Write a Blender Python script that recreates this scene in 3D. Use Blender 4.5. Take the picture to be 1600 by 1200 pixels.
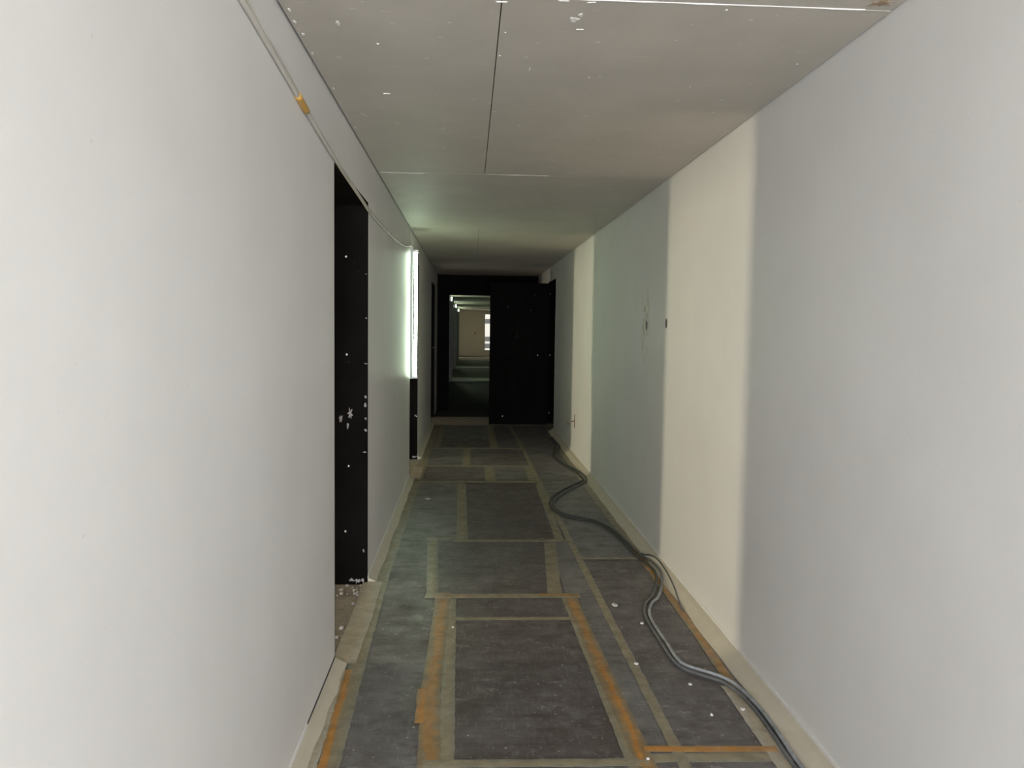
import bpy, bmesh, math, random
from mathutils import Vector, Matrix
from mathutils.geometry import tessellate_polygon

for o in list(bpy.data.objects): bpy.data.objects.remove(o, do_unlink=True)
S = bpy.context.scene
C = S.collection

# ------------------------------------------------------------------ camera
EYE = 1.55
YAW, PIT, ROLL = 0.0541130, 0.0690302, 0.0139830
F = Vector((math.sin(YAW)*math.cos(PIT), math.cos(YAW)*math.cos(PIT), -math.sin(PIT)))
R = Vector((math.cos(YAW), -math.sin(YAW), 0)); U = R.cross(F)
R2 = math.cos(ROLL)*R + math.sin(ROLL)*U; U2 = -math.sin(ROLL)*R + math.cos(ROLL)*U
cd = bpy.data.cameras.new('camera'); cam = bpy.data.objects.new('camera', cd); C.objects.link(cam)
cd.sensor_fit = 'HORIZONTAL'; cd.sensor_width = 36; cd.lens = 1250/1600*36; cd.clip_end = 300; cd.clip_start = 0.02
cam.matrix_world = Matrix(((R2.x, U2.x, -F.x, 0), (R2.y, U2.y, -F.y, 0), (R2.z, U2.z, -F.z, EYE), (0, 0, 0, 1)))
S.camera = cam

# ------------------------------------------------------------------ world, daylight, exposure
W = bpy.data.worlds.new('world'); S.world = W; W.use_nodes = True
bg = W.node_tree.nodes['Background']; bg.inputs[0].default_value = (1.0, 0.985, 0.95, 1); bg.inputs[1].default_value = 1.8
S.view_settings.view_transform = 'Standard'; S.view_settings.look = 'None'
S.view_settings.gamma = 1.0; S.view_settings.use_curve_mapping = False
S.view_settings.exposure = 0.0

def area(name, loc, direction, sx, sy, power, col):
    d = bpy.data.lights.new(name, 'AREA'); d.shape = 'RECTANGLE'; d.size = sx; d.size_y = sy
    d.energy = power; d.color = col
    o = bpy.data.objects.new(name, d); C.objects.link(o); o.location = loc
    o.rotation_euler = Vector(direction).to_track_quat('-Z', 'Y').to_euler()
    return o
WARM = (1.0, 0.885, 0.63)
# daylight entering by the open end of the corridor, behind the camera
area('daylight_corridor_end', (0.34, -4.15, 1.25), (0, 1, 0), 1.5, 2.1, 490, (0.945, 0.98, 1.06))
# daylight entering by the tall narrow windows of the three rooms on the left
for wy, pw in ((3.56, 190), (7.95, 185), (12.6, 50)):
    area('daylight_room_window', (-6.42, wy, 1.30), (1, 0, 0), 0.38, 1.9, pw, WARM)
area('end_wall_fill', (-1.55, 42.1, 1.30), (1, 0.25, 0), 0.8, 1.8, 45, WARM)   # fill lamp added to brighten the end wall, behind a made-up doorway

# ------------------------------------------------------------------ materials
def nodes(name):
    m = bpy.data.materials.new(name); m.use_nodes = True
    nt = m.node_tree; return m, nt, nt.nodes['Principled BSDF']
def N(nt, typ, **kw):
    n = nt.nodes.new(typ)
    for k, v in kw.items(): setattr(n, k, v)
    return n
def mixc(nt, fac, a, b):
    m = N(nt, 'ShaderNodeMix', data_type='RGBA')
    for s, v in ((0, fac), (6, a), (7, b)):
        if hasattr(v, 'is_output'): nt.links.new(v, m.inputs[s])
        elif s == 0: m.inputs[0].default_value = v
        else: m.inputs[s].default_value = (*v, 1)
    return m.outputs[2]
def coords(nt, scale=(1, 1, 1)):
    tc = N(nt, 'ShaderNodeTexCoord'); mp = N(nt, 'ShaderNodeMapping'); mp.inputs['Scale'].default_value = scale
    nt.links.new(tc.outputs['Object'], mp.inputs[0]); return mp.outputs[0]
def noise(nt, vec, scale, detail=4, rough=0.6):
    n = N(nt, 'ShaderNodeTexNoise'); nt.links.new(vec, n.inputs['Vector'])
    n.inputs['Scale'].default_value = scale; n.inputs['Detail'].default_value = detail; n.inputs['Roughness'].default_value = rough
    return n.outputs[0]
def ramp(nt, fac, lo, hi, v0=0.0, v1=1.0):
    r = N(nt, 'ShaderNodeMapRange'); nt.links.new(fac, r.inputs[0])
    for i, v in enumerate((lo, hi, v0, v1)): r.inputs[i+1].default_value = v
    r.clamp = True; return r.outputs[0]
def mul(nt, a, b):
    m = N(nt, 'ShaderNodeMath', operation='MULTIPLY')
    for i, v in enumerate((a, b)):
        if hasattr(v, 'is_output'): nt.links.new(v, m.inputs[i])
        else: m.inputs[i].default_value = v
    return m.outputs[0]
def bump(nt, bs, h, strength=0.2, dist=0.01):
    b = N(nt, 'ShaderNodeBump'); b.inputs['Strength'].default_value = strength; b.inputs['Distance'].default_value = dist
    nt.links.new(h, b.inputs['Height']); nt.links.new(b.outputs[0], bs.inputs['Normal'])

def plaster(name, col, col2, rough=0.5, stain=False, bmp=0.06):
    m, nt, bs = nodes(name)
    v = coords(nt); vs = coords(nt, (1, 2.2, 0.35))
    c = mixc(nt, ramp(nt, noise(nt, v, 1.6, 5), 0.35, 0.7), col, col2)
    sp = ramp(nt, noise(nt, v, 46, 2), 0.72, 0.78, 0, 0.35)
    c = mixc(nt, sp, c, tuple(x*0.72 for x in col))
    if stain:
        tc = N(nt, 'ShaderNodeTexCoord'); sx = N(nt, 'ShaderNodeSeparateXYZ'); nt.links.new(tc.outputs['Object'], sx.inputs[0])
        a = ramp(nt, sx.outputs[1], 5.68, 5.75); b = ramp(nt, sx.outputs[1], 6.0, 5.88)
        d = ramp(nt, sx.outputs[2], 1.30, 1.42); e = ramp(nt, sx.outputs[2], 1.9, 1.8)
        k = mul(nt, mul(nt, a, b), mul(nt, d, e))
        sn = ramp(nt, noise(nt, coords(nt, (1, 2.0, 1)), 13, 4, 0.7), 0.53, 0.60)
        c = mixc(nt, mul(nt, mul(nt, k, sn), 0.8), c, (0.36, 0.33, 0.11))
    nt.links.new(c, bs.inputs['Base Color'])
    bs.inputs['Roughness'].default_value = rough
    bump(nt, bs, noise(nt, vs, 14, 6, 0.65), bmp, 0.004)
    return m
MAT = {}
MAT['wall'] = plaster('white_plaster', (0.705, 0.695, 0.665), (0.75, 0.74, 0.71), 0.42)
MAT['wall_r'] = plaster('white_plaster_stained', (0.705, 0.695, 0.665), (0.75, 0.74, 0.71), 0.5, True)
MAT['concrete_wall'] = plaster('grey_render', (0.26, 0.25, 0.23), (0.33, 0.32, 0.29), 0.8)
MAT['lintel'] = plaster('beige_plaster', (0.62, 0.54, 0.42), (0.66, 0.58, 0.46), 0.7)
MAT['end_wall'] = plaster('beige_end_plaster', (0.72, 0.65, 0.52), (0.76, 0.69, 0.56), 0.7)

def ceil_mat():
    m, nt, bs = nodes('grey_board_paint')
    v = coords(nt)
    c = mixc(nt, ramp(nt, noise(nt, v, 2.2, 6), 0.35, 0.68), (0.44, 0.405, 0.345), (0.50, 0.46, 0.395))
    c = mixc(nt, ramp(nt, noise(nt, v, 23, 3, 0.5), 0.70, 0.74, 0, 0.5), c, (0.75, 0.73, 0.69))
    st = ramp(nt, noise(nt, coords(nt, (3, 14, 3)), 3.0, 5), 0.66, 0.72, 0, 0.35)
    c = mixc(nt, st, c, (0.70, 0.68, 0.64))
    nt.links.new(c, bs.inputs['Base Color']); bs.inputs['Roughness'].default_value = 0.6
    bump(nt, bs, noise(nt, v, 30, 4), 0.1, 0.004); return m
MAT['ceil'] = ceil_mat()

def simple(name, col, rough=0.6, metal=0, var=0.15, scale=20, bmp=0.1):
    m, nt, bs = nodes(name); v = coords(nt); n = noise(nt, v, scale, 4)
    nt.links.new(mixc(nt, n, tuple(x*(1-var) for x in col), tuple(min(1, x*(1+var)) for x in col)), bs.inputs['Base Color'])
    bs.inputs['Roughness'].default_value = rough; bs.inputs['Metallic'].default_value = metal
    if bmp: bump(nt, bs, n, bmp, 0.003)
    return m
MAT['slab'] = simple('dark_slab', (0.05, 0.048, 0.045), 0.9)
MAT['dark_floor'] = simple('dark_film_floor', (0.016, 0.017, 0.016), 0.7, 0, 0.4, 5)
MAT['trim'] = simple('beige_filler', (0.50, 0.45, 0.35), 0.6, 0, 0.12, 9)
MAT['bead'] = simple('white_bead', (0.70, 0.69, 0.65), 0.5, 0, 0.06, 9)
MAT['plaster_bit'] = simple('white_plaster_bit', (0.74, 0.71, 0.66), 0.8, 0, 0.1, 60)
MAT['chip'] = simple('dusty_white_chip', (0.48, 0.455, 0.43), 0.8, 0, 0.25, 90)
MAT['faint'] = simple('faint_scuff', (0.07, 0.07, 0.068), 0.8, 0, 0.35, 70)
MAT['smear'] = simple('grey_plaster_smear', (0.27, 0.255, 0.25), 0.8, 0, 0.35, 70)
MAT['brown'] = simple('brown_board_core', (0.26, 0.19, 0.12), 0.8, 0, 0.3, 40)
MAT['housing'] = simple('grey_sheet_metal', (0.45, 0.46, 0.45), 0.45, 0.0, 0.05, 8)
MAT['cap'] = simple('white_plastic', (0.75, 0.75, 0.72), 0.4, 0, 0.05, 8)
def dusty_cable(name, clean, dusty):
    """dark rubber; the stretch that was dragged through plaster dust (y below 4.8 m) is grey with it"""
    m, nt, bs = nodes(name); tc = N(nt, 'ShaderNodeTexCoord'); sx = N(nt, 'ShaderNodeSeparateXYZ'); nt.links.new(tc.outputs['Object'], sx.inputs[0])
    k = mul(nt, ramp(nt, sx.outputs[1], 5.0, 4.5), ramp(nt, noise(nt, coords(nt), 9, 5, 0.7), 0.30, 0.62, 0.25, 1.0))
    nt.links.new(mixc(nt, k, clean, dusty), bs.inputs['Base Color']); bs.inputs['Roughness'].default_value = 0.5; return m
MAT['cable_dark'] = dusty_cable('dark_rubber', (0.035, 0.036, 0.032), (0.15, 0.155, 0.155))
MAT['cable_grey'] = dusty_cable('grey_rubber', (0.075, 0.078, 0.07), (0.34, 0.355, 0.36))
MAT['cable_beige'] = simple('beige_cable_sheath', (0.50, 0.47, 0.41), 0.5, 0, 0.15, 6)
MAT['tape_amber'] = simple('amber_tape', (0.50, 0.28, 0.06), 0.35, 0, 0.2, 30)
MAT['rust'] = simple('rusty_steel', (0.20, 0.09, 0.05), 0.8, 0.2, 0.4, 60)
MAT['socket'] = simple('grey_brown_plastic', (0.17, 0.145, 0.115), 0.6, 0, 0.15, 30)
MAT['frame'] = simple('window_frame_paint', (0.6, 0.58, 0.54), 0.5, 0, 0.05)
MAT['facade'] = simple('pale_facade', (0.75, 0.72, 0.68), 0.8, 0, 0.08, 2)
MAT['facade_dark'] = simple('dark_window_glass', (0.10, 0.10, 0.10), 0.3, 0, 0.1, 2)

def black_board():
    m, nt, bs = nodes('black_film_board'); v = coords(nt)
    c = mixc(nt, ramp(nt, noise(nt, v, 3, 5), 0.4, 0.75), (0.0042, 0.0036, 0.0033), (0.008, 0.0068, 0.0062))
    c = mixc(nt, ramp(nt, noise(nt, v, 42, 2), 0.745, 0.77, 0, 0.25), c, (0.16, 0.15, 0.15))
    nt.links.new(c, bs.inputs['Base Color']); bs.inputs['Roughness'].default_value = 0.85
    bs.inputs['Specular IOR Level'].default_value = 0.04; return m
MAT['black'] = black_board()

def sheet_mat():
    m, nt, bs = nodes('film_faced_plywood')
    oi = N(nt, 'ShaderNodeObjectInfo'); v = coords(nt)
    sc = N(nt, 'ShaderNodeSeparateColor'); nt.links.new(oi.outputs['Color'], sc.inputs[0]); wear = sc.outputs[0]
    base = mixc(nt, wear, (0.060, 0.042, 0.037), (0.105, 0.098, 0.093))
    dust = ramp(nt, noise(nt, v, 2.6, 9, 0.72), 0.38, 0.66, 0.05, 1.0)
    c = mixc(nt, mul(nt, dust, ramp(nt, wear, 0, 1, 0.35, 1.0)), base, (0.205, 0.197, 0.187))
    c = mixc(nt, ramp(nt, noise(nt, v, 13, 7, 0.7), 0.50, 0.70, 0, 0.5), c, (0.22, 0.21, 0.20))
    tr = ramp(nt, noise(nt, coords(nt, (1.0, 3, 1)), 4, 8, 0.75), 0.50, 0.64, 0, 0.65)
    c = mixc(nt, tr, c, (0.046, 0.035, 0.031))
    lt = ramp(nt, noise(nt, coords(nt, (16, 1.6, 1)), 5, 7, 0.75), 0.56, 0.72, 0, 0.7)
    c = mixc(nt, lt, c, (0.27, 0.26, 0.25))
    ln = ramp(nt, noise(nt, coords(nt, (0.7, 22, 1)), 3, 5, 0.7), 0.58, 0.66, 0, 0.55)
    c = mixc(nt, mul(nt, ln, ramp(nt, wear, 0.3, 0.0)), c, (0.025, 0.02, 0.018))
    big = ramp(nt, noise(nt, coords(nt, (1, 2.0, 1)), 6.5, 6, 0.7), 0.61, 0.70, 0, 0.62)
    c = mixc(nt, big, c, (0.36, 0.34, 0.32))
    sp = ramp(nt, noise(nt, v, 62, 2, 0.5), 0.70, 0.735, 0, 0.85)
    c = mixc(nt, sp, c, (0.55, 0.53, 0.50))
    nt.links.new(c, bs.inputs['Base Color'])
    nt.links.new(ramp(nt, noise(nt, v, 7, 5), 0.3, 0.7, 0.38, 0.62), bs.inputs['Roughness'])
    bump(nt, bs, noise(nt, coords(nt, (1, 8, 1)), 9, 6), 0.12, 0.006); return m
MAT['sheet'] = sheet_mat()

def tape_mat(name, edge, mid, wid, amt, alpha):
    """packing tape: see-through film, darker glue smeared along its middle (u runs across the strip)"""
    m, nt, bs = nodes(name); v = coords(nt)
    uv = N(nt, 'ShaderNodeUVMap'); sx = N(nt, 'ShaderNodeSeparateXYZ'); nt.links.new(uv.outputs[0], sx.inputs[0])
    n1 = noise(nt, v, 9, 6, 0.7)
    ad = N(nt, 'ShaderNodeMath', operation='MULTIPLY_ADD'); nt.links.new(n1, ad.inputs[0]); ad.inputs[1].default_value = 1.1; nt.links.new(sx.outputs[0], ad.inputs[2])
    sb = N(nt, 'ShaderNodeMath', operation='SUBTRACT'); nt.links.new(ad.outputs[0], sb.inputs[0]); sb.inputs[1].default_value = 1.05
    ab = N(nt, 'ShaderNodeMath', operation='ABSOLUTE'); nt.links.new(sb.outputs[0], ab.inputs[0])
    core = ramp(nt, ab.outputs[0], wid, wid*0.35, 0, amt)
    c = mixc(nt, core, edge, mid)
    c = mixc(nt, ramp(nt, noise(nt, coords(nt, (1, 1, 1)), 34, 5, 0.7), 0.55, 0.74, 0, 0.45), c, (0.13, 0.11, 0.08))
    c = mixc(nt, ramp(nt, noise(nt, v, 5, 5, 0.7), 0.5, 0.75, 0, 0.45), c, (0.30, 0.275, 0.23))
    nt.links.new(c, bs.inputs['Base Color']); bs.inputs['Roughness'].default_value = 0.38
    nt.links.new(ramp(nt, noise(nt, v, 12, 5, 0.6), 0.35, 0.65, alpha-0.12, min(1, alpha+0.12)), bs.inputs['Alpha'])
    bump(nt, bs, noise(nt, v, 60, 4), 0.4, 0.004); return m
MAT['tape_olive'] = tape_mat('dull_packing_tape', (0.27, 0.245, 0.175), (0.33, 0.25, 0.13), 0.35, 0.5, 0.82)
MAT['tape_orange'] = tape_mat('orange_packing_tape', (0.26, 0.205, 0.12), (0.44, 0.225, 0.06), 0.40, 0.9, 0.78)
MAT['tape_hot'] = tape_mat('bright_orange_tape', (0.36, 0.22, 0.09), (0.50, 0.22, 0.035), 0.45, 1.0, 0.82)
MAT['tape_pale'] = tape_mat('pale_packing_tape', (0.42, 0.38, 0.295), (0.40, 0.31, 0.19), 0.3, 0.5, 0.9)

def conc_floor(name, a, b):
    m, nt, bs = nodes(name); v = coords(nt)
    c = mixc(nt, ramp(nt, noise(nt, v, 9, 8, 0.7), 0.35, 0.65), a, b)
    c = mixc(nt, ramp(nt, noise(nt, v, 40, 3), 0.62, 0.7, 0, 0.6), c, (0.55, 0.51, 0.45))
    nt.links.new(c, bs.inputs['Base Color']); bs.inputs['Roughness'].default_value = 0.85
    bump(nt, bs, noise(nt, v, 35, 6), 0.5, 0.01); return m
MAT['conc'] = conc_floor('dusty_concrete', (0.20, 0.175, 0.14), (0.31, 0.275, 0.22))
MAT['conc_dim'] = conc_floor('concrete_dimmed', (0.09, 0.088, 0.078), (0.15, 0.145, 0.125))  # darker copy: dim light between the far lamps put into the colour
MAT['conc_lit'] = conc_floor('concrete_light_stripe', (0.36, 0.36, 0.32), (0.44, 0.44, 0.39))  # paler copy: lamplight on the far floor put into the colour
MAT['conc_far'] = conc_floor('pale_concrete', (0.24, 0.24, 0.215), (0.33, 0.33, 0.29))

def emit(name, col, st):
    m, nt, bs = nodes(name); bs.inputs['Base Color'].default_value = (*col, 1)
    bs.inputs['Emission Color'].default_value = (*col, 1); bs.inputs['Emission Strength'].default_value = st; return m
MAT['tube'] = emit('lit_fluorescent_glass', (0.77, 1.0, 0.72), 44)
def glass():
    m, nt, bs = nodes('window_glass'); bs.inputs['Transmission Weight'].default_value = 1; bs.inputs['Roughness'].default_value = 0.02
    bs.inputs['IOR'].default_value = 1.02; bs.inputs['Base Color'].default_value = (0.95, 0.97, 0.96, 1); return m
MAT['glass'] = glass()

# ------------------------------------------------------------------ helpers
def bx(bm, x0, x1, y0, y1, z0, z1):
    v = [bm.verts.new(p) for p in ((x0,y0,z0),(x1,y0,z0),(x1,y1,z0),(x0,y1,z0),(x0,y0,z1),(x1,y0,z1),(x1,y1,z1),(x0,y1,z1))]
    for f in ((3,2,1,0),(4,5,6,7),(0,1,5,4),(1,2,6,5),(2,3,7,6),(3,0,4,7)): bm.faces.new([v[i] for i in f])
def obj(name, bm, mat, parent=None, smooth=False):
    me = bpy.data.meshes.new(name); bmesh.ops.recalc_face_normals(bm, faces=bm.faces); bm.to_mesh(me); bm.free()
    me.materials.append(MAT[mat])
    if smooth:
        for p in me.polygons: p.use_smooth = True
    o = bpy.data.objects.new(name, me); C.objects.link(o)
    if parent: o.parent = parent
    return o
def boxes(name, lst, mat, parent=None, bevel=0):
    bm = bmesh.new()
    for b in lst: bx(bm, *b)
    if bevel: bmesh.ops.bevel(bm, geom=bm.edges[:], offset=bevel, segments=2, affect='EDGES', profile=0.6)
    return obj(name, bm, mat, parent)
def struct(o): o['kind'] = 'structure'; return o
def tag(o, label, cat, group=None):
    o['label'] = label; o['category'] = cat
    if group: o['group'] = group
    return o
def empty(name, loc=(0, 0, 0)):
    o = bpy.data.objects.new(name, None); C.objects.link(o); o.location = loc; o.empty_display_size = 0.1; return o
def smooth_path(pts, sub=6):
    P = [Vector(p) for p in pts]; out = []
    for i in range(len(P)-1):
        a = P[max(0, i-1)]; b = P[i]; c = P[i+1]; d = P[min(len(P)-1, i+2)]
        for k in range(sub):
            t = k/sub
            out.append(0.5*((2*b)+(c-a)*t+(2*a-5*b+4*c-d)*t*t+(3*b-a-3*c+d)*t**3))
    out.append(P[-1]); return out
def tube(bm, pts, r, n=8, flat=1.0):
    rings = []
    up = Vector((0, 0, 1))
    for i, p in enumerate(pts):
        t = (pts[min(i+1, len(pts)-1)]-pts[max(i-1, 0)]).normalized()
        if abs(t.z) > 0.95: up = Vector((1, 0, 0))
        else: up = Vector((0, 0, 1))
        s = t.cross(up).normalized(); u = s.cross(t)
        rings.append([bm.verts.new(p+s*math.cos(a)*r*flat+u*math.sin(a)*r) for a in (2*math.pi*k/n for k in range(n))])
    for a, b in zip(rings, rings[1:]):
        for k in range(n): bm.faces.new((a[k], a[(k+1) % n], b[(k+1) % n], b[k]))
    bm.faces.new(rings[0][::-1]); bm.faces.new(rings[-1])
def blob(name, c, axis, ra, rb, mat, seed, parent=None, th=0.003, n=16, rough=0.35):
    """irregular thin lump; axis = axis it is thin along ('x','y','z'), sign says which way it stands proud"""
    rnd = random.Random(seed); bm = bmesh.new()
    sgn = -1 if axis[0] == '-' else 1; ax = axis[-1]
    def pt(a, b, h):
        if ax == 'x': return (c[0]+sgn*h, c[1]+a, c[2]+b)
        if ax == 'y': return (c[0]+a, c[1]+sgn*h, c[2]+b)
        return (c[0]+a, c[1]+b, c[2]+sgn*h)
    rr = [1-rough*rnd.random() for _ in range(n)]
    A = []; B = []
    for k in range(n):
        t = 2*math.pi*k/n
        A.append(bm.verts.new(pt(ra*rr[k]*math.cos(t), rb*rr[k]*math.sin(t), -0.0005)))
        B.append(bm.verts.new(pt(ra*rr[k]*math.cos(t)*0.7, rb*rr[k]*math.sin(t)*0.7, th*(0.6+0.5*rnd.random()))))
    for k in range(n): bm.faces.new((A[k], A[(k+1) % n], B[(k+1) % n], B[k]))
    top = bm.verts.new(pt(0, 0, th))
    for k in range(n): bm.faces.new((B[k], B[(k+1) % n], top))
    bm.faces.new(A[::-1])
    return obj(name, bm, mat, parent)

XL, XR, H = -0.602, 1.289, 2.54
WT = 0.28                                  # wall thickness
YB, YE = -4.2, 15.1                        # back end and bulkhead
OPEN_L = [(3.62, 4.81), (8.19, 9.46), (12.76, 13.97)]
OPEN_R = (12.02, 13.16)
HO = 2.275                                 # head height of the openings

# ------------------------------------------------------------------ setting: walls
lst = []; y = YB
for a, b in OPEN_L:
    lst.append((XL-WT, XL, y, a, 0, H+0.05)); lst.append((XL-WT, XL, a, b, HO, H+0.05)); y = b
lst.append((XL-WT, XL, y, YE, 0, H+0.05))
wall_l = struct(boxes('wall_left', lst, 'wall'))

HOLES = [(5.205, 1.598), (5.79, 1.588)]; HR = 0.034
lst = [(XR, XR+WT, YB, 5.0, 0, H+0.05), (XR, XR+WT, 6.0, OPEN_R[0], 0, H+0.05), (XR, XR+WT, 5.0, 6.0, 0, 1.4),
       (XR, XR+WT, 5.0, 6.0, 1.8, H+0.05), (XR, XR+WT, OPEN_R[0], OPEN_R[1], 2.31, H+0.05), (XR, XR+WT, OPEN_R[1], YE, 0, H+0.05),
       (XR+0.06, XR+WT, 5.0, 6.0, 1.4, 1.8)]
bm = bmesh.new()
for b in lst: bx(bm, *b)
outer = [Vector((XR, 5.0, 1.4)), Vector((XR, 6.0, 1.4)), Vector((XR, 6.0, 1.8)), Vector((XR, 5.0, 1.8))]
loops = [outer]
for hy, hz in HOLES:
    loops.append([Vector((XR, hy+HR*math.cos(t), hz+HR*math.sin(t))) for t in (2*math.pi*k/28 for k in range(28))])
flat = [bm.verts.new(v) for l in loops for v in l]
for tri in tessellate_polygon(loops):
    try: bm.faces.new([flat[i] for i in tri])
    except ValueError: pass
k0 = 4
for l in loops[1:]:
    ring = flat[k0:k0+28]; k0 += 28
    back = [bm.verts.new(v.co+Vector((0.06, 0, 0))) for v in ring]
    for k in range(28): bm.faces.new((ring[k], ring[(k+1) % 28], back[(k+1) % 28], back[k]))
wall_r = struct(obj('wall_right', bm, 'wall_r'))
for hy, hz in HOLES:                       # plastic back boxes sunk in the two round holes
    bm = bmesh.new(); n = 24; pr = [(0.0004, HR-0.0003), (0.0004, HR-0.003), (0.022, HR-0.004), (0.022, 0.004)]
    rings = [[bm.verts.new((XR+d, hy+r*math.cos(2*math.pi*k/n), hz+r*math.sin(2*math.pi*k/n))) for k in range(n)] for d, r in pr]
    for a, b in zip(rings, rings[1:]):
        for k in range(n): bm.faces.new((a[k], a[(k+1) % n], b[(k+1) % n], b[k]))
    bm.faces.new(rings[-1])
    o = obj('socket_back_box', bm, 'socket', wall_r); o['label'] = 'round grey-brown socket box sunk in the wall'

# wall behind the camera with a wide door opening to daylight
struct(boxes('wall_behind', [(XL-WT, XL+0.15, YB-0.2, YB, 0, H+0.05), (XR-0.15, XR+WT, YB-0.2, YB, 0, H+0.05), (XL+0.15, XR-0.15, YB-0.2, YB, 2.35, H+0.05)], 'wall'))

# ------------------------------------------------------------------ setting: ceiling panels
ceil = struct(boxes('ceiling', [(XL-WT, XR+WT, YB-0.2, YE, H+0.014, H+0.12)], 'slab'))
SE = 0.088; g = 0.0026
rows = [(-4.2, -3.0, SE), (-3.0, -0.27, SE), (-0.27, 2.465, None), (2.465, 5.235, SE), (5.235, 8.05, None), (8.05, 10.75, SE), (10.75, 13.0, None), (13.0, 15.1, SE)]
random.seed(4)
for y0, y1, s in rows:
    cols = [(XL+0.007, s), (s, XR-0.004)] if s is not None else [(XL+0.007, XR-0.004)]
    for x0, x1 in cols:
        dz = random.uniform(0, 0.0012)
        boxes('ceiling_panel', [(x0+g*0.7, x1-g*0.7, y0+g*0.5, y1-g*0.5, H-dz, H+0.012)], 'ceil', ceil)
def cb(x, y, a, b, seed, mat='plaster_bit'): blob('plaster_fleck', (x, y, H-0.0006), '-z', a, b, mat, seed, ceil, 0.0025, 14, 0.6)
def raised(x0, x1, y):                     # ridge of filler squeezed out of a cross joint
    bm = bmesh.new(); rnd = random.Random(int(x0*100)+7); n = max(8, int((x1-x0)/0.05)); P = []
    for k in range(n+1):
        x = x0+(x1-x0)*k/n; w = 0.0022+0.0016*rnd.random(); hgt = 0.002+0.0015*rnd.random()
        P.append([bm.verts.new((x, y-w, H+0.0004)), bm.verts.new((x, y, H-hgt)), bm.verts.new((x, y+w, H+0.0004))])
    for a, b in zip(P, P[1:]):
        bm.faces.new((a[0], a[1], b[1], b[0])); bm.faces.new((a[1], a[2], b[2], b[1]))
    obj('joint_filler', bm, 'plaster_bit', ceil)
raised(0.25, 1.2, 2.462); raised(0.088, 0.5, 5.232); raised(-0.58, -0.3, 5.25)
cb(0.325, 2.62, 0.022, 0.035, 1); cb(0.34, 2.58, 0.012, 0.02, 2); cb(0.355, 2.70, 0.018, 0.006, 3)
cb(0.27, 2.475, 0.03, 0.008, 4); cb(0.36, 2.48, 0.02, 0.009, 5); cb(-0.33, 2.9, 0.008, 0.01, 6); cb(0.22, 3.12, 0.004, 0.03, 7)
cb(-0.44, 2.72, 0.010, 0.03, 8); cb(0.11, 2.75, 0.005, 0.008, 9); cb(0.10, 2.98, 0.007, 0.01, 10); cb(0.46, 3.2, 0.006, 0.006, 11)
cb(0.09, 2.5, 0.03, 0.006, 12); cb(-0.36, 3.5, 0.02, 0.008, 13); cb(0.78, 2.50, 0.006, 0.008, 14)
cb(1.22, 2.41, 0.05, 0.03, 15, 'brown')
for i, (x, yy) in enumerate([(-0.575, 2.62), (-0.58, 2.72), (-0.575, 2.83), (-0.58, 3.02), (-0.575, 3.45), (-0.58, 4.1)]): cb(x, yy, 0.006, 0.02, 30+i)
for i in range(26):
    rnd = random.Random(900+i); cb(rnd.uniform(-0.5, 1.2), rnd.uniform(2.5, 7.5), rnd.uniform(0.002, 0.006), rnd.uniform(0.002, 0.007), 60+i)

# ------------------------------------------------------------------ setting: floor
floor = struct(boxes('floor', [(-6.6, XR+1.7, YB-0.2, 14.05, -0.15, -0.012)], 'conc'))
sheets = []
for y0, y1 in ((-4.1, -2.2), (-2.2, 0.3), (0.3, 2.75)): sheets += [(-0.555, -0.12, y0, y1), (-0.12, 0.61, y0, y1), (0.61, 0.77, y0, y1), (0.77, 1.21, y0, y1)]
sheets += [(-0.555, -0.12, 2.75, 4.54), (-0.12, 0.61, 2.75, 4.185), (-0.12, 0.61, 4.185, 4.54), (0.61, 0.77, 2.75, 4.54),
           (-0.555, -0.24, 4.54, 5.75), (-0.24, 0.58, 4.54, 5.75), (0.58, 0.75, 4.54, 5.75),
           (-0.555, -0.05, 5.75, 8.0), (-0.05, 0.73, 5.75, 8.0),
           (-0.555, -0.45, 8.0, 8.92), (-0.45, 0.21, 8.0, 8.92), (0.21, 0.72, 8.0, 8.92),
           (-0.555, -0.02, 8.92, 10.25), (-0.02, 0.71, 8.92, 10.25),
           (-0.555, -0.40, 10.25, 12.74), (-0.40, 0.34, 10.25, 11.2), (-0.40, 0.34, 11.2, 12.74), (0.34, 0.66, 10.25, 12.74),
           (0.77, 1.21, 2.82, 5.3), (0.75, 1.21, 5.3, 7.8), (0.73, 1.21, 7.8, 10.3), (0.67, 1.21, 10.3, 12.74), (0.77, 1.21, 2.75, 2.82)]
DARK = {(-0.12, 2.75): 0.05, (-0.12, 4.185): 0.1, (-0.24, 4.54): 0.3, (-0.05, 5.75): 0.0, (-0.45, 8.0): 0.25, (-0.40, 10.25): 0.0, (0.77, 2.82): 0.35, (-0.02, 8.92): 0.3, (0.34, 10.25): 0.4, (0.61, 2.75): 0.85}
def wear_of(x, y): return DARK.get((x, y), random.uniform(0.55, 0.95))
random.seed(11)
for x0, x1, y0, y1 in sheets:
    top = random.uniform(-0.0012, 0.0004)
    o = boxes('plywood_sheet', [(x0+0.0015, x1-0.0015, y0+0.0015, y1-0.0015, -0.012, top)], 'sheet', floor)
    o.color = (wear_of(x0, y0), 0, 0, 1)

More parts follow.
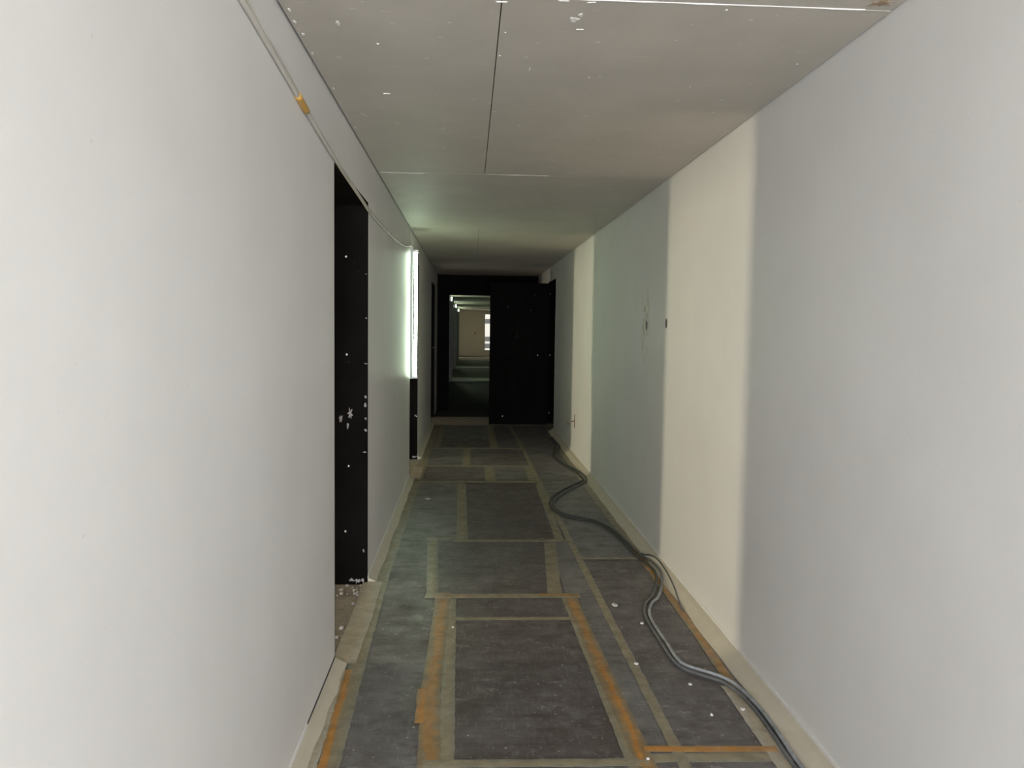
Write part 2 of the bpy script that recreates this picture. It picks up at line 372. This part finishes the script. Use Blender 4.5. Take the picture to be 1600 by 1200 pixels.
def ribbon(pts, w, mat, z, seed, name='tape_strip', step=0.035, waver=0.0025):
    rnd = random.Random(seed); P = [Vector((p[0], p[1], 0)) for p in pts]; Q = []
    for a, b in zip(P, P[1:]):
        n = max(1, int((b-a).length/step))
        Q += [a.lerp(b, k/n) for k in range(n)]
    Q.append(P[-1]); bm = bmesh.new(); uvl = bm.loops.layers.uv.new('UVMap'); rows_ = []; us = {}
    for i, q in enumerate(Q):
        t = (Q[min(i+1, len(Q)-1)]-Q[max(i-1, 0)]).normalized(); s = Vector((t.y, -t.x, 0))
        row = []
        for k, u in enumerate((-1, -0.4, 0.3, 1)):
            d = w/2*u + (rnd.uniform(-waver, waver) if abs(u) == 1 else rnd.uniform(-waver, waver)*2)
            hgt = z + (0.0 if abs(u) == 1 else rnd.uniform(0, 0.0014))
            p = q+s*d; vv = bm.verts.new((p.x, p.y, hgt)); row.append(vv); us[vv] = ((u+1)/2, i*step)
        rows_.append(row)
    for a, b in zip(rows_, rows_[1:]):
        for k in range(3):
            f = bm.faces.new((a[k], a[k+1], b[k+1], b[k]))
            for lp in f.loops: lp[uvl].uv = us[lp.vert]
    r = bmesh.ops.extrude_face_region(bm, geom=bm.faces[:])
    for v in [e for e in r['geom'] if isinstance(e, bmesh.types.BMVert)]: v.co.z -= 0.0007
    return obj(name, bm, mat, floor)
z1, z2, z3 = 0.0013, 0.0024, 0.0034
T = [([(0.80, -3), (0.785, 2.7), (0.755, 5.7), (0.725, 7.8), (0.71, 10.0), (0.66, 12.6)], 0.046, 'tape_olive', z2),
     ([(0.60, -1), (0.605, 2.7), (0.575, 4.5)], 0.05, 'tape_olive', z1), ([(0.66, 0.5), (0.648, 2.7), (0.625, 3.5), (0.60, 4.56)], 0.075, 'tape_orange', z2),
     ([(0.635, 2.72), (0.645, 3.0), (0.625, 3.55)], 0.028, 'tape_hot', z3),
     ([(-0.12, 0.5), (-0.125, 2.7), (-0.15, 3.35), (-0.14, 3.9), (-0.135, 4.6)], 0.085, 'tape_orange', z2), ([(-0.07, 1.0), (-0.068, 2.8), (-0.09, 4.5)], 0.06, 'tape_olive', z1),
     ([(-0.175, 3.05), (-0.185, 3.35)], 0.045, 'tape_hot', z3),
     ([(-0.24, 4.545), (0.2, 4.54), (0.66, 4.545)], 0.075, 'tape_olive', z3), ([(-0.2, 4.535), (0.02, 4.545)], 0.04, 'tape_orange', 0.0042), ([(0.42, 4.555), (0.65, 4.545)], 0.05, 'tape_orange', 0.0042), ([(-0.09, 4.185), (0.57, 4.18)], 0.045, 'tape_olive', z1),
     ([(-0.15, 2.755), (0.66, 2.745)], 0.05, 'tape_olive', z3), ([(0.66, 2.835), (1.16, 2.82)], 0.042, 'tape_hot', z3), ([(0.62, 2.775), (1.19, 2.77)], 0.06, 'tape_olive', z1),
     ([(-0.035, 5.78), (-0.06, 7.9)], 0.085, 'tape_olive', z1), ([(-0.1, 5.75), (0.76, 5.75)], 0.075, 'tape_olive', z3),
     ([(-0.30, 5.80), (-0.05, 5.82)], 0.05, 'tape_olive', z3), ([(-0.255, 5.85), (-0.20, 4.57)], 0.07, 'tape_olive', z1), ([(0.60, 5.7), (0.515, 4.57)], 0.085, 'tape_olive', z1),
     ([(0.68, 5.8), (0.705, 7.9)], 0.06, 'tape_olive', z1),
     ([(-0.58, 8.0), (0.76, 8.01)], 0.085, 'tape_olive', z3), ([(-0.5, 8.92), (0.74, 8.93)], 0.11, 'tape_olive', z3), ([(0.235, 8.06), (0.235, 8.88)], 0.11, 'tape_olive', z1), ([(0.66, 8.06), (0.66, 8.88)], 0.07, 'tape_olive', z1),
     ([(-0.02, 8.98), (-0.01, 10.2)], 0.09, 'tape_olive', z1), ([(-0.52, 10.25), (0.7, 10.25)], 0.12, 'tape_olive', z3), ([(0.34, 10.3), (0.34, 12.6)], 0.10, 'tape_olive', z1),
     ([(-0.40, 10.3), (-0.41, 12.6)], 0.08, 'tape_olive', z1),
     ([(0.76, 5.3), (1.18, 5.3)], 0.05, 'tape_olive', z3), ([(0.74, 7.8), (1.18, 7.8)], 0.05, 'tape_olive', z1),
     ([(-0.475, -2), (-0.475, 2.6), (-0.50, 3.7), (-0.52, 5.0), (-0.515, 8.0)], 0.075, 'tape_olive', z1), ([(-0.515, 8.1), (-0.50, 12.7)], 0.09, 'tape_olive', z1),
     ([(-0.50, 0.5), (-0.50, 2.7), (-0.527, 3.55)], 0.034, 'tape_hot', z3), ([(-0.545, 0.5), (-0.545, 2.7), (-0.56, 3.55)], 0.05, 'tape_pale', z2),
     ([(-0.565, 3.62), (-0.56, 4.2), (-0.57, 4.82)], 0.115, 'tape_pale', z3), ([(-0.55, 8.17), (-0.545, 8.85)], 0.11, 'tape_pale', z2),
     ([(1.155, 0), (1.15, 2.8), (1.155, 3.35)], 0.075, 'tape_pale', z2), ([(1.17, 3.3), (1.185, 4.0), (1.19, 5.6)], 0.05, 'tape_orange', z2), ([(1.19, 5.6), (1.18, 7.0), (1.19, 10.5)], 0.07, 'tape_olive', z2)]
for i, (pts, w, m, z) in enumerate(T): ribbon(pts, w, m, z, 200+i)

# sloping filler along the wall feet, with a thin corner bead above it
def wedge(name, xw, xf, hw, segs, mat):
    bm = bmesh.new(); rnd = random.Random(5)
    for y0, y1 in segs:
        n = max(2, int((y1-y0)/0.15)); P = []
        for k in range(n+1):
            yy = y0+(y1-y0)*k/n; j = rnd.uniform(-0.006, 0.006); h = hw+rnd.uniform(-0.002, 0.002)
            P.append([bm.verts.new(p) for p in ((xw, yy, -0.012), (xw, yy, h), (xw+(xf-xw)*0.35, yy, h*0.75), (xf+j, yy, 0.0022), (xf+j, yy, -0.012))])
        for a, b in zip(P, P[1:]):
            for k in range(5): bm.faces.new((a[k], a[(k+1) % 5], b[(k+1) % 5], b[k]))
        bm.faces.new(P[0]); bm.faces.new(P[-1][::-1])
    return struct(obj(name, bm, mat))
segL = [(YB, 3.62), (4.81, 8.19), (9.46, 12.76)]
wedge('trim_1', XL, -0.548, 0.028, segL, 'trim'); wedge('trim_2', XR, 1.208, 0.045, [(YB, OPEN_R[0])], 'trim')
struct(boxes('baseboard_left', [(XL-0.001, XL+0.004, a, b, 0.026, 0.042) for a, b in ((YB, 2.98), (4.81, 8.19), (9.46, 12.76))], 'bead'))
struct(boxes('trim_3', [(XL-0.002, XL+0.0012, 2.98, 3.615, 0.027, 0.040)], 'slab'))  # dark strip painted in for the shade of the gap under the wall
struct(boxes('baseboard_right', [(XR-0.004, XR+0.001, YB, OPEN_R[0], 0.043, 0.058)], 'bead'))

# ------------------------------------------------------------------ openings lined with black film board
def opening(name, y0, y1, side, hd, nails, smears):
    e = struct(empty(name, ((XL if side < 0 else XR), (y0+y1)/2, 0)))
    ox, oy = e.location.x, e.location.y
    xa, xb = (XL-WT-0.02, XL+0.0006) if side < 0 else (XR-0.0006, XR+WT+0.02)
    t = 0.014
    def part(n, b):
        o = boxes(n, [b], 'black', e, 0.0015); o.location = (-ox, -oy, 0); return o
    part('jamb_board', (xa, xb, y1-t, y1+0.002, -0.01, hd-t)); part('jamb_board', (xa, xb, y0-0.002, y0+t*0.4, -0.01, hd-t))
    part('head_board', (xa, xb, y0, y1, hd-t, hd+0.002))
    for i, (x, z) in enumerate(nails):
        o = blob('nail_head', (x, y1-t, z), '-y', 0.007, 0.008, 'plaster_bit', i+3, e, 0.002, 10, 0.2); o.location = (-ox, -oy, 0)
    for i, (x, z, a, b) in enumerate(smears):
        o = blob('plaster_smear', (x, y1-t, z), '-y', a, b, 'smear', i+40, e, 0.0012, 20, 0.75); o.location = (-ox, -oy, 0)
    return e
opening('door_1', *OPEN_L[0], -1, HO, [(-0.729, 1.96), (-0.725, 1.383), (-0.714, 0.715), (-0.733, 0.317)],
        [(-0.705, 1.03, 0.02, 0.05), (-0.72, 0.96, 0.012, 0.03), (-0.76, 1.0, 0.013, 0.035), (-0.612, 1.33, 0.016, 0.006), (-0.614, 1.13, 0.012, 0.012), (-0.616, 1.08, 0.011, 0.02),
         (-0.612, 1.0, 0.010, 0.016), (-0.613, 0.93, 0.012, 0.014), (-0.62, 0.80, 0.018, 0.007), (-0.612, 1.6, 0.009, 0.006), (-0.66, 0.012, 0.03, 0.02), (-0.70, 0.018, 0.022, 0.02), (-0.63, 0.02, 0.014, 0.018), (-0.625, 0.20, 0.008, 0.02), (-0.612, 1.86, 0.01, 0.006)])
opening('door_2', *OPEN_L[1], -1, HO, [(-0.612, 0.5)], [(-0.625, 0.51, 0.018, 0.02), (-0.64, 0.02, 0.05, 0.02)])
opening('door_3', *OPEN_L[2], -1, HO, [(-0.62, 1.2)], [])
opening('door_4', *OPEN_R, 1, 2.31, [(1.33, 1.12), (1.328, 0.16), (1.32, 2.13)], [(1.335, 0.17, 0.015, 0.03), (1.33, 1.13, 0.012, 0.025)])

# rooms behind the left openings, each with a tall narrow window; a store behind the right one
def room(name, x0, x1, y0, y1, wy, wall='concrete_wall'):
    t = 0.1; w = 0.2
    l = [(x0-t, x1, y0-t, y0, -0.012, 2.7), (x0-t, x1, y1, y1+t, -0.012, 2.7), (x0-t, x1, y0-t, y1+t, 2.6, 2.7)]
    if wy is None: l.append((x0-t, x0, y0, y1, -0.012, 2.6))
    else: l += [(x0-t, x0, y0, wy-w, -0.012, 2.6), (x0-t, x0, wy+w, y1, -0.012, 2.6), (x0-t, x0, wy-w, wy+w, -0.012, 0.3), (x0-t, x0, wy-w, wy+w, 2.3, 2.6)]
    return struct(boxes(name, l, wall))
xr = XL-WT
room('wall_room_1', -6.5, xr, 2.3, 6.2, 3.56); room('wall_room_2', -6.5, xr, 6.6, 10.9, 7.95); room('wall_room_3', -6.5, xr, 11.3, 15.0, 12.6)
struct(boxes('wall_store', [(XR+WT, XR+WT+1.2, 11.7, 11.8, -0.012, 2.7), (XR+WT, XR+WT+1.2, 13.4, 13.5, -0.012, 2.7), (XR+WT+1.1, XR+WT+1.2, 11.8, 13.4, -0.012, 2.7), (XR+WT, XR+WT+1.2, 11.7, 13.5, 2.6, 2.7)], 'slab'))

# ------------------------------------------------------------------ bulkhead at the end of this stretch
DX0, DX1, DH = -0.38, 0.62, 2.165
bulk = struct(boxes('wall_back', [(XL-WT, DX0, YE, YE+0.1, -0.15, H+0.05), (DX1, XR+WT, YE, YE+0.1, -0.15, H+0.05), (DX0, DX1, YE, YE+0.1, DH, H+0.05)], 'black'))
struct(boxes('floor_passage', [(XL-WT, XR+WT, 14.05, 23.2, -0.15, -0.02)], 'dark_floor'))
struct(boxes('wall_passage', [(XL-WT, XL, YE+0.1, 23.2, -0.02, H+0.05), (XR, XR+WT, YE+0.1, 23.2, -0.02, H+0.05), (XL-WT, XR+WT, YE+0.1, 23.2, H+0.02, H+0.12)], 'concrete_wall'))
# free-standing black board that shuts off the right half of the corridor
pb = empty('formwork_board', (0.8, 12.9, 0))
tag(pb, 'tall black film-faced board blocking the right half of the corridor end', 'board')
def pchild(o): o.location = (-0.8, -12.9, 0); return o
pchild(boxes('board_sheet', [(0.33, 1.272, 12.90, 12.921, -0.001, 2.285)], 'black', pb, 0.002))
pchild(boxes('rear_batten', [(0.36, 0.43, 12.921, 12.97, 0.0, 2.25), (1.17, 1.24, 12.921, 12.97, 0.0, 2.25)], 'brown', pb, 0.003))
for i, (x, z, m) in enumerate([(1.107, 1.128, 'plaster_bit'), (0.55, 0.135, 'plaster_bit'), (0.77, 1.433, 'faint'), (0.62, 1.9, 'faint'), (0.98, 1.85, 'faint'), (1.05, 2.1, 'faint')]):
    pchild(blob('nail_head', (x, 12.9, z), '-y', 0.010, 0.014, m, i+70, pb, 0.003, 10, 0.3))

# ------------------------------------------------------------------ far corridor beyond the bulkhead
YF = 45.0
struct(boxes('wall_far_left', [(XL-WT, XL, 23.2, 41.5, 0, H+0.05), (XL-WT, XL, 42.7, YF, 0, H+0.05), (XL-WT, XL, 41.5, 42.7, HO, H+0.05), (-1.75, -1.65, 41.2, 43.0, 0, 2.7), (-1.75, XL-WT, 41.1, 41.2, 0, 2.7), (-1.75, XL-WT, 43.0, 43.1, 0, 2.7), (-1.75, XL-WT, 41.1, 43.1, 2.6, 2.7), (-1.75, XL-WT, 41.1, 43.1, -0.15, 0)] + [(XL, XL+0.115, y, y+0.12, 0, 2.33) for y in (23.2, 30.6, 38.2)], 'concrete_wall'))  # doorway recess added for the fill lamp; grey tone stands for dim light
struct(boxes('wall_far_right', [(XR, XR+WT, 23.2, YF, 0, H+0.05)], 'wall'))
struct(boxes('ceiling_far', [(XL-WT, XR+WT, 23.2, YF, H, H+0.12)] + [(XL, XR, y+0.75, y+0.9, H-0.06, H) for y in (23.2, 30.6, 38.2)], 'ceil'))
struct(boxes('floor_far', [(XL-WT, XR+WT, 23.2, YF, -0.15, 0.0)], 'conc_dim'))
for k, y in enumerate((23.2, 30.6, 38.2)): struct(boxes('trim_%d' % (4+k), [(XL, XR, y+0.12, y+1.3, -0.01, 0.03)], 'conc_lit', None, 0.004))  # pale strips paint the stripes of lamplight on the far floor
WX0, WX1, WZ0, WZ1 = 0.85, 1.2, 0.29, 2.37
struct(boxes('wall_end', [(XL-WT, WX0, YF, YF+0.2, -0.15, H+0.1), (WX1, XR+WT, YF, YF+0.2, -0.15, H+0.1), (WX0, WX1, YF, YF+0.2, -0.15, WZ0), (WX0, WX1, YF, YF+0.2, WZ1, H+0.1)], 'end_wall'))
win = struct(boxes('window_1', [(WX0, WX0+0.03, YF+0.05, YF+0.1, WZ0, WZ1), (WX1-0.03, WX1, YF+0.05, YF+0.1, WZ0, WZ1), (WX0+0.03, WX1-0.03, YF+0.05, YF+0.1, WZ0, WZ0+0.04), (WX0+0.03, WX1-0.03, YF+0.05, YF+0.1, WZ1-0.04, WZ1)], 'frame'))
boxes('pane', [(WX0+0.03, WX1-0.03, YF+0.07, YF+0.078, WZ0+0.04, WZ1-0.04)], 'glass', win)
o = boxes('switch_box', [(0.30, 0.36, YF-0.02, YF, 1.22, 1.32)], 'rust', None, 0.004)
tag(o, 'tiny dark switch box on the beige wall at the far end', 'switch box')
# a building seen through that far window
bld = empty('building', (3, 75, -6)); tag(bld, 'pale building glimpsed through the bright far window', 'building')
def bpart(n, l, m, par=bld):
    o = boxes(n, l, m, par); o.location = (-3, -75, 6); return o
bpart('facade', [(-6, 14, 75, 82, -6, 6.5)], 'facade')
for zz in (-3.4, -0.3, 0.35, 2.0):
    for xx in (-4, -1, 1.45, 4.5, 7.5, 10.5): bpart('window', [(xx, xx+0.55, 74.96, 75.02, zz, zz+0.42)], 'facade_dark')
struct(boxes('ground', [(-60, 60, 46, 120, -6.2, -6)], 'conc_far'))

# ------------------------------------------------------------------ fluorescent tubes
def tube_light(y):
    e = empty('tube_light', (XL+0.055, y, 1.03)); ex, ey, ez = e.location
    L = 1.30
    def add(o): o.location = (-ex, -ey, -ez); return o
    add(boxes('housing', [(XL-0.022, XL+0.027, y-0.028, y+0.028, ez-0.005, ez+L+0.03)], 'housing', e, 0.004))
    for zz in (ez-0.003, ez+L-0.022): add(boxes('lamp_holder', [(XL+0.027, XL+0.078, y-0.016, y+0.016, zz, zz+0.025)], 'cap', e, 0.004))
    bm = bmesh.new(); tube(bm, [Vector((ex, ey, ez+0.015)), Vector((ex, ey, ez+0.02)), Vector((ex, ey, ez+L-0.02)), Vector((ex, ey, ez+L-0.015))], 0.0135, 16)
    t = add(obj('glass_tube', bm, 'tube', e, True)); t['label'] = 'glowing greenish-white glass tube'
    bm = bmesh.new(); tube(bm, smooth_path([(XL+0.002, y, ez+L+0.025), (XL+0.012, y-0.004, ez+L+0.09), (XL+0.006, y, ez+L+0.15), (XL+0.01, y, H-0.001)]), 0.004, 6)
    add(obj('hanging_cord', bm, 'cable_beige', e))
    return e
def copy_tree(o, parent=None):
    c = o.copy(); C.objects.link(c); c.parent = parent
    for ch in list(o.children): copy_tree(ch, c)
    return c
t0 = tube_light(8.235)
tag(t0, 'large lit fluorescent tube hung upright beside the second doorway on the left', 'lamp', 'upright fluorescent tubes')
for y, lb in ((23.55, 'nearest of the three tiny lit tubes seen through the far black doorway'), (31.0, 'middle of the three tiny lit tubes in the far corridor'), (38.6, 'farthest tiny lit tube before the beige end wall')):
    c = copy_tree(t0); c.location.y = y; c.location.x += 0.024; c.location.z += 0.13; tag(c, lb, 'lamp', 'upright fluorescent tubes')

# ------------------------------------------------------------------ cables
def floor_h(x):
    if x > 1.208: return 0.0022 + (x-1.208)/(XR-1.208)*0.045
    return 0.0035
def cable(name, pts, r, mat, label, sub=6):
    P = [Vector((x, y, floor_h(x)+r)) for x, y in pts]
    bm = bmesh.new(); tube(bm, smooth_path(P, sub), r, 8)
    return tag(obj(name, bm, mat, None, True), label, 'cable', 'cables along the right wall')
c1 = [(1.2, 11.3), (1.2, 10.94), (1.2, 10.35), (1.07, 9.71), (1.1, 9.1), (1.21, 8.57), (1.22, 8.1), (1.14, 7.86), (0.98, 7.57), (0.82, 7.22), (0.755, 6.93), (0.77, 6.71), (0.82, 6.57), (0.95, 6.45), (1.06, 6.32), (1.12, 6.12), (1.16, 5.76), (1.19, 5.37), (1.225, 5.16), (1.23, 4.94), (1.19, 4.73), (1.11, 4.49), (1.05, 4.39), (1.0, 4.24), (0.985, 4.09), (0.985, 3.96), (0.99, 3.78), (0.99, 3.64), (1.01, 3.55), (1.08, 3.48), (1.14, 3.42), (1.175, 3.35), (1.195, 3.24), (1.205, 3.12), (1.205, 2.98), (1.20, 2.85), (1.195, 2.74), (1.19, 2.4), (1.17, 1.6), (1.18, 0.6), (1.17, -1.5)]
random.seed(21)
main_cable = cable('power_cable', c1, 0.0085, 'cable_grey', 'thick dusty grey power cable snaking along the right side of the floor')
c2 = [(1.17, 11.3), (1.15, 10.6), (1.10, 10.1), (1.045, 9.7), (1.07, 9.2), (1.16, 8.6), (1.19, 8.15), (1.12, 7.95), (0.96, 7.66), (0.79, 7.28), (0.725, 6.93), (0.745, 6.64), (0.83, 6.44), (0.97, 6.33), (1.06, 6.18), (1.115, 5.9), (1.14, 5.6), (1.165, 5.3), (1.20, 5.08), (1.20, 4.94), (1.16, 4.75), (1.08, 4.51), (1.02, 4.40), (0.975, 4.25), (0.962, 4.09), (0.963, 3.95), (0.965, 3.76), (0.968, 3.62), (0.992, 3.52), (1.06, 3.44), (1.12, 3.385), (1.15, 3.32), (1.172, 3.22), (1.182, 3.1), (1.181, 2.98), (1.177, 2.85), (1.172, 2.74), (1.165, 2.4), (1.145, 1.6), (1.155, 0.6), (1.145, -1.5)]
cable('power_cable', c2, 0.007, 'cable_dark', 'thinner dark cable lying just left of the thick grey cable')
c3 = [(1.200, 5.40), (1.222, 5.345), (1.245, 5.29), (1.262, 5.18), (1.262, 5.0), (1.252, 4.8), (1.235, 4.6), (1.212, 4.42), (1.195, 4.28)]
P = [Vector((x, y, floor_h(x)+0.0045)) for x, y in c3]; bm = bmesh.new(); tube(bm, smooth_path(P, 6), 0.0045, 8)
o = obj('branch_wire', bm, 'cable_dark', main_cable, True); o['label'] = 'thin wire branching off up the foot of the wall'

# beige cable clipped along the left wall, sagging across the first doorway
we = empty('wall_cable', (XL, 2.2, 2.3)); tag(we, 'beige cable strung along the top of the left wall to the lamp', 'cable')
def wadd(o): o.location = (-XL, -2.2, -2.3); return o
def wcable(pts, r, name='sheath', mat='cable_beige', off=0.0):
    bm = bmesh.new(); tube(bm, smooth_path([(XL+r+0.001+off, y, z) for y, z in pts], 8), r, 8); return wadd(obj(name, bm, mat, we, True))
wcable([(-3, 2.42), (0.8, 2.40), (1.9, 2.395), (2.16, 2.383), (2.32, 2.372), (2.6, 2.35), (2.9, 2.325), (3.3, 2.295), (3.6, 2.275), (4.05, 2.256), (4.5, 2.238), (4.78, 2.225), (5.2, 2.225), (5.69, 2.228), (6.3, 2.24), (6.98, 2.265), (7.5, 2.30), (7.9, 2.345), (8.1, 2.362), (8.17, 2.37), (8.20, 2.36)], 0.0085)
wcable([(-3, 2.44), (1.2, 2.425), (2.0, 2.415), (2.2, 2.40), (2.34, 2.378), (2.5, 2.372), (2.75, 2.352), (3.0, 2.325), (3.5, 2.29), (3.65, 2.28), (4.3, 2.252), (4.8, 2.232), (5.3, 2.232)], 0.005, off=0.004)
for y, z in ((5.9, 2.231), (6.6, 2.25), (7.4, 2.293), (7.65, 2.318), (8.0, 2.355)):
    wadd(boxes('clip', [(XL-0.0005, XL+0.019, y-0.006, y+0.006, z-0.0095, z+0.0095)], 'cable_beige', we, 0.003))
bm = bmesh.new(); tube(bm, smooth_path([(XL+0.010, 2.82, 2.333), (XL+0.010, 2.90, 2.326), (XL+0.010, 2.97, 2.319)], 3), 0.0125, 10)
o = wadd(obj('tape_wrap', bm, 'tape_amber', we, True)); o['label'] = 'amber tape wrapped round the cable'

# rusty pin in the right wall
rp = empty('wall_pin', (XR, 9.62, 0.42)); tag(rp, 'small rusty bent pin sticking out low on the right wall', 'pin')
def radd(o): o.location = (-XR, -9.62, -0.42); return o
radd(boxes('anchor_strip', [(XR-0.006, XR+0.002, 9.59, 9.605, 0.36, 0.52)], 'rust', rp, 0.001))
bm = bmesh.new(); tube(bm, smooth_path([(XR+0.01, 9.60, 0.445), (XR-0.03, 9.62, 0.435), (XR-0.07, 9.66, 0.41), (XR-0.085, 9.68, 0.395)], 4), 0.006, 7); radd(obj('pin', bm, 'rust', rp, True))

# ------------------------------------------------------------------ chips and crumbs
def chip(x, y, r, seed, label, z=0.0045, group=None, h=0.006, name='plaster_chip', mat='chip', ry=None):
    o = blob(name, (x, y, z), 'z', r, ry or r, mat, seed, None, h, 12, 0.3); tag(o, label, 'plaster chip', group); return o
chip(1.135, 3.13, 0.014, 1, 'round white chip beside the cables in the right foreground', 0.0045)
chip(0.995, 3.09, 0.008, 2, 'small white chip left of the round one, right foreground', 0.001)
chip(0.79, 3.58, 0.012, 3, 'pinkish white lump on the long tape strip', 0.005)
chip(0.835, 4.385, 0.020, 4, 'largest white plaster flake on the right-hand floor boards', 0.001, h=0.006, ry=0.032)
chip(-0.36, 7.2, 0.03, 5, 'pale flat plaster flake on the left boards past the first doorway', 0.001, h=0.003, ry=0.05)
chip(0.93, 4.1, 0.013, 6, 'white crumb left of the cable bend', 0.001)
chip(0.985, 3.37, 0.010, 7, 'tiny crumb beside the cable curve in the foreground', 0.001)
chip(-0.07, 4.05, 0.008, 8, 'white crumb on the left orange tape', 0.005)
chip(0.66, 2.76, 0.008, 9, 'white crumb where the orange tapes cross at the bottom', 0.006)
rnd = random.Random(77)
for i in range(34):                        # rubble on the threshold of the first doorway
    x = XL-0.02-abs(rnd.gauss(0, 0.10)); y = rnd.uniform(3.7, 4.78) if i < 18 else rnd.uniform(4.62, 4.785)
    x = max(x, XL-WT+0.02); r = rnd.uniform(0.005, 0.014)
    chip(x, y, r, 300+i, 'crumb of plaster rubble on the threshold of the first doorway', -0.012, 'rubble in the first doorway', r*0.9, 'plaster_crumb', rnd.choice(['chip', 'conc', 'smear']))
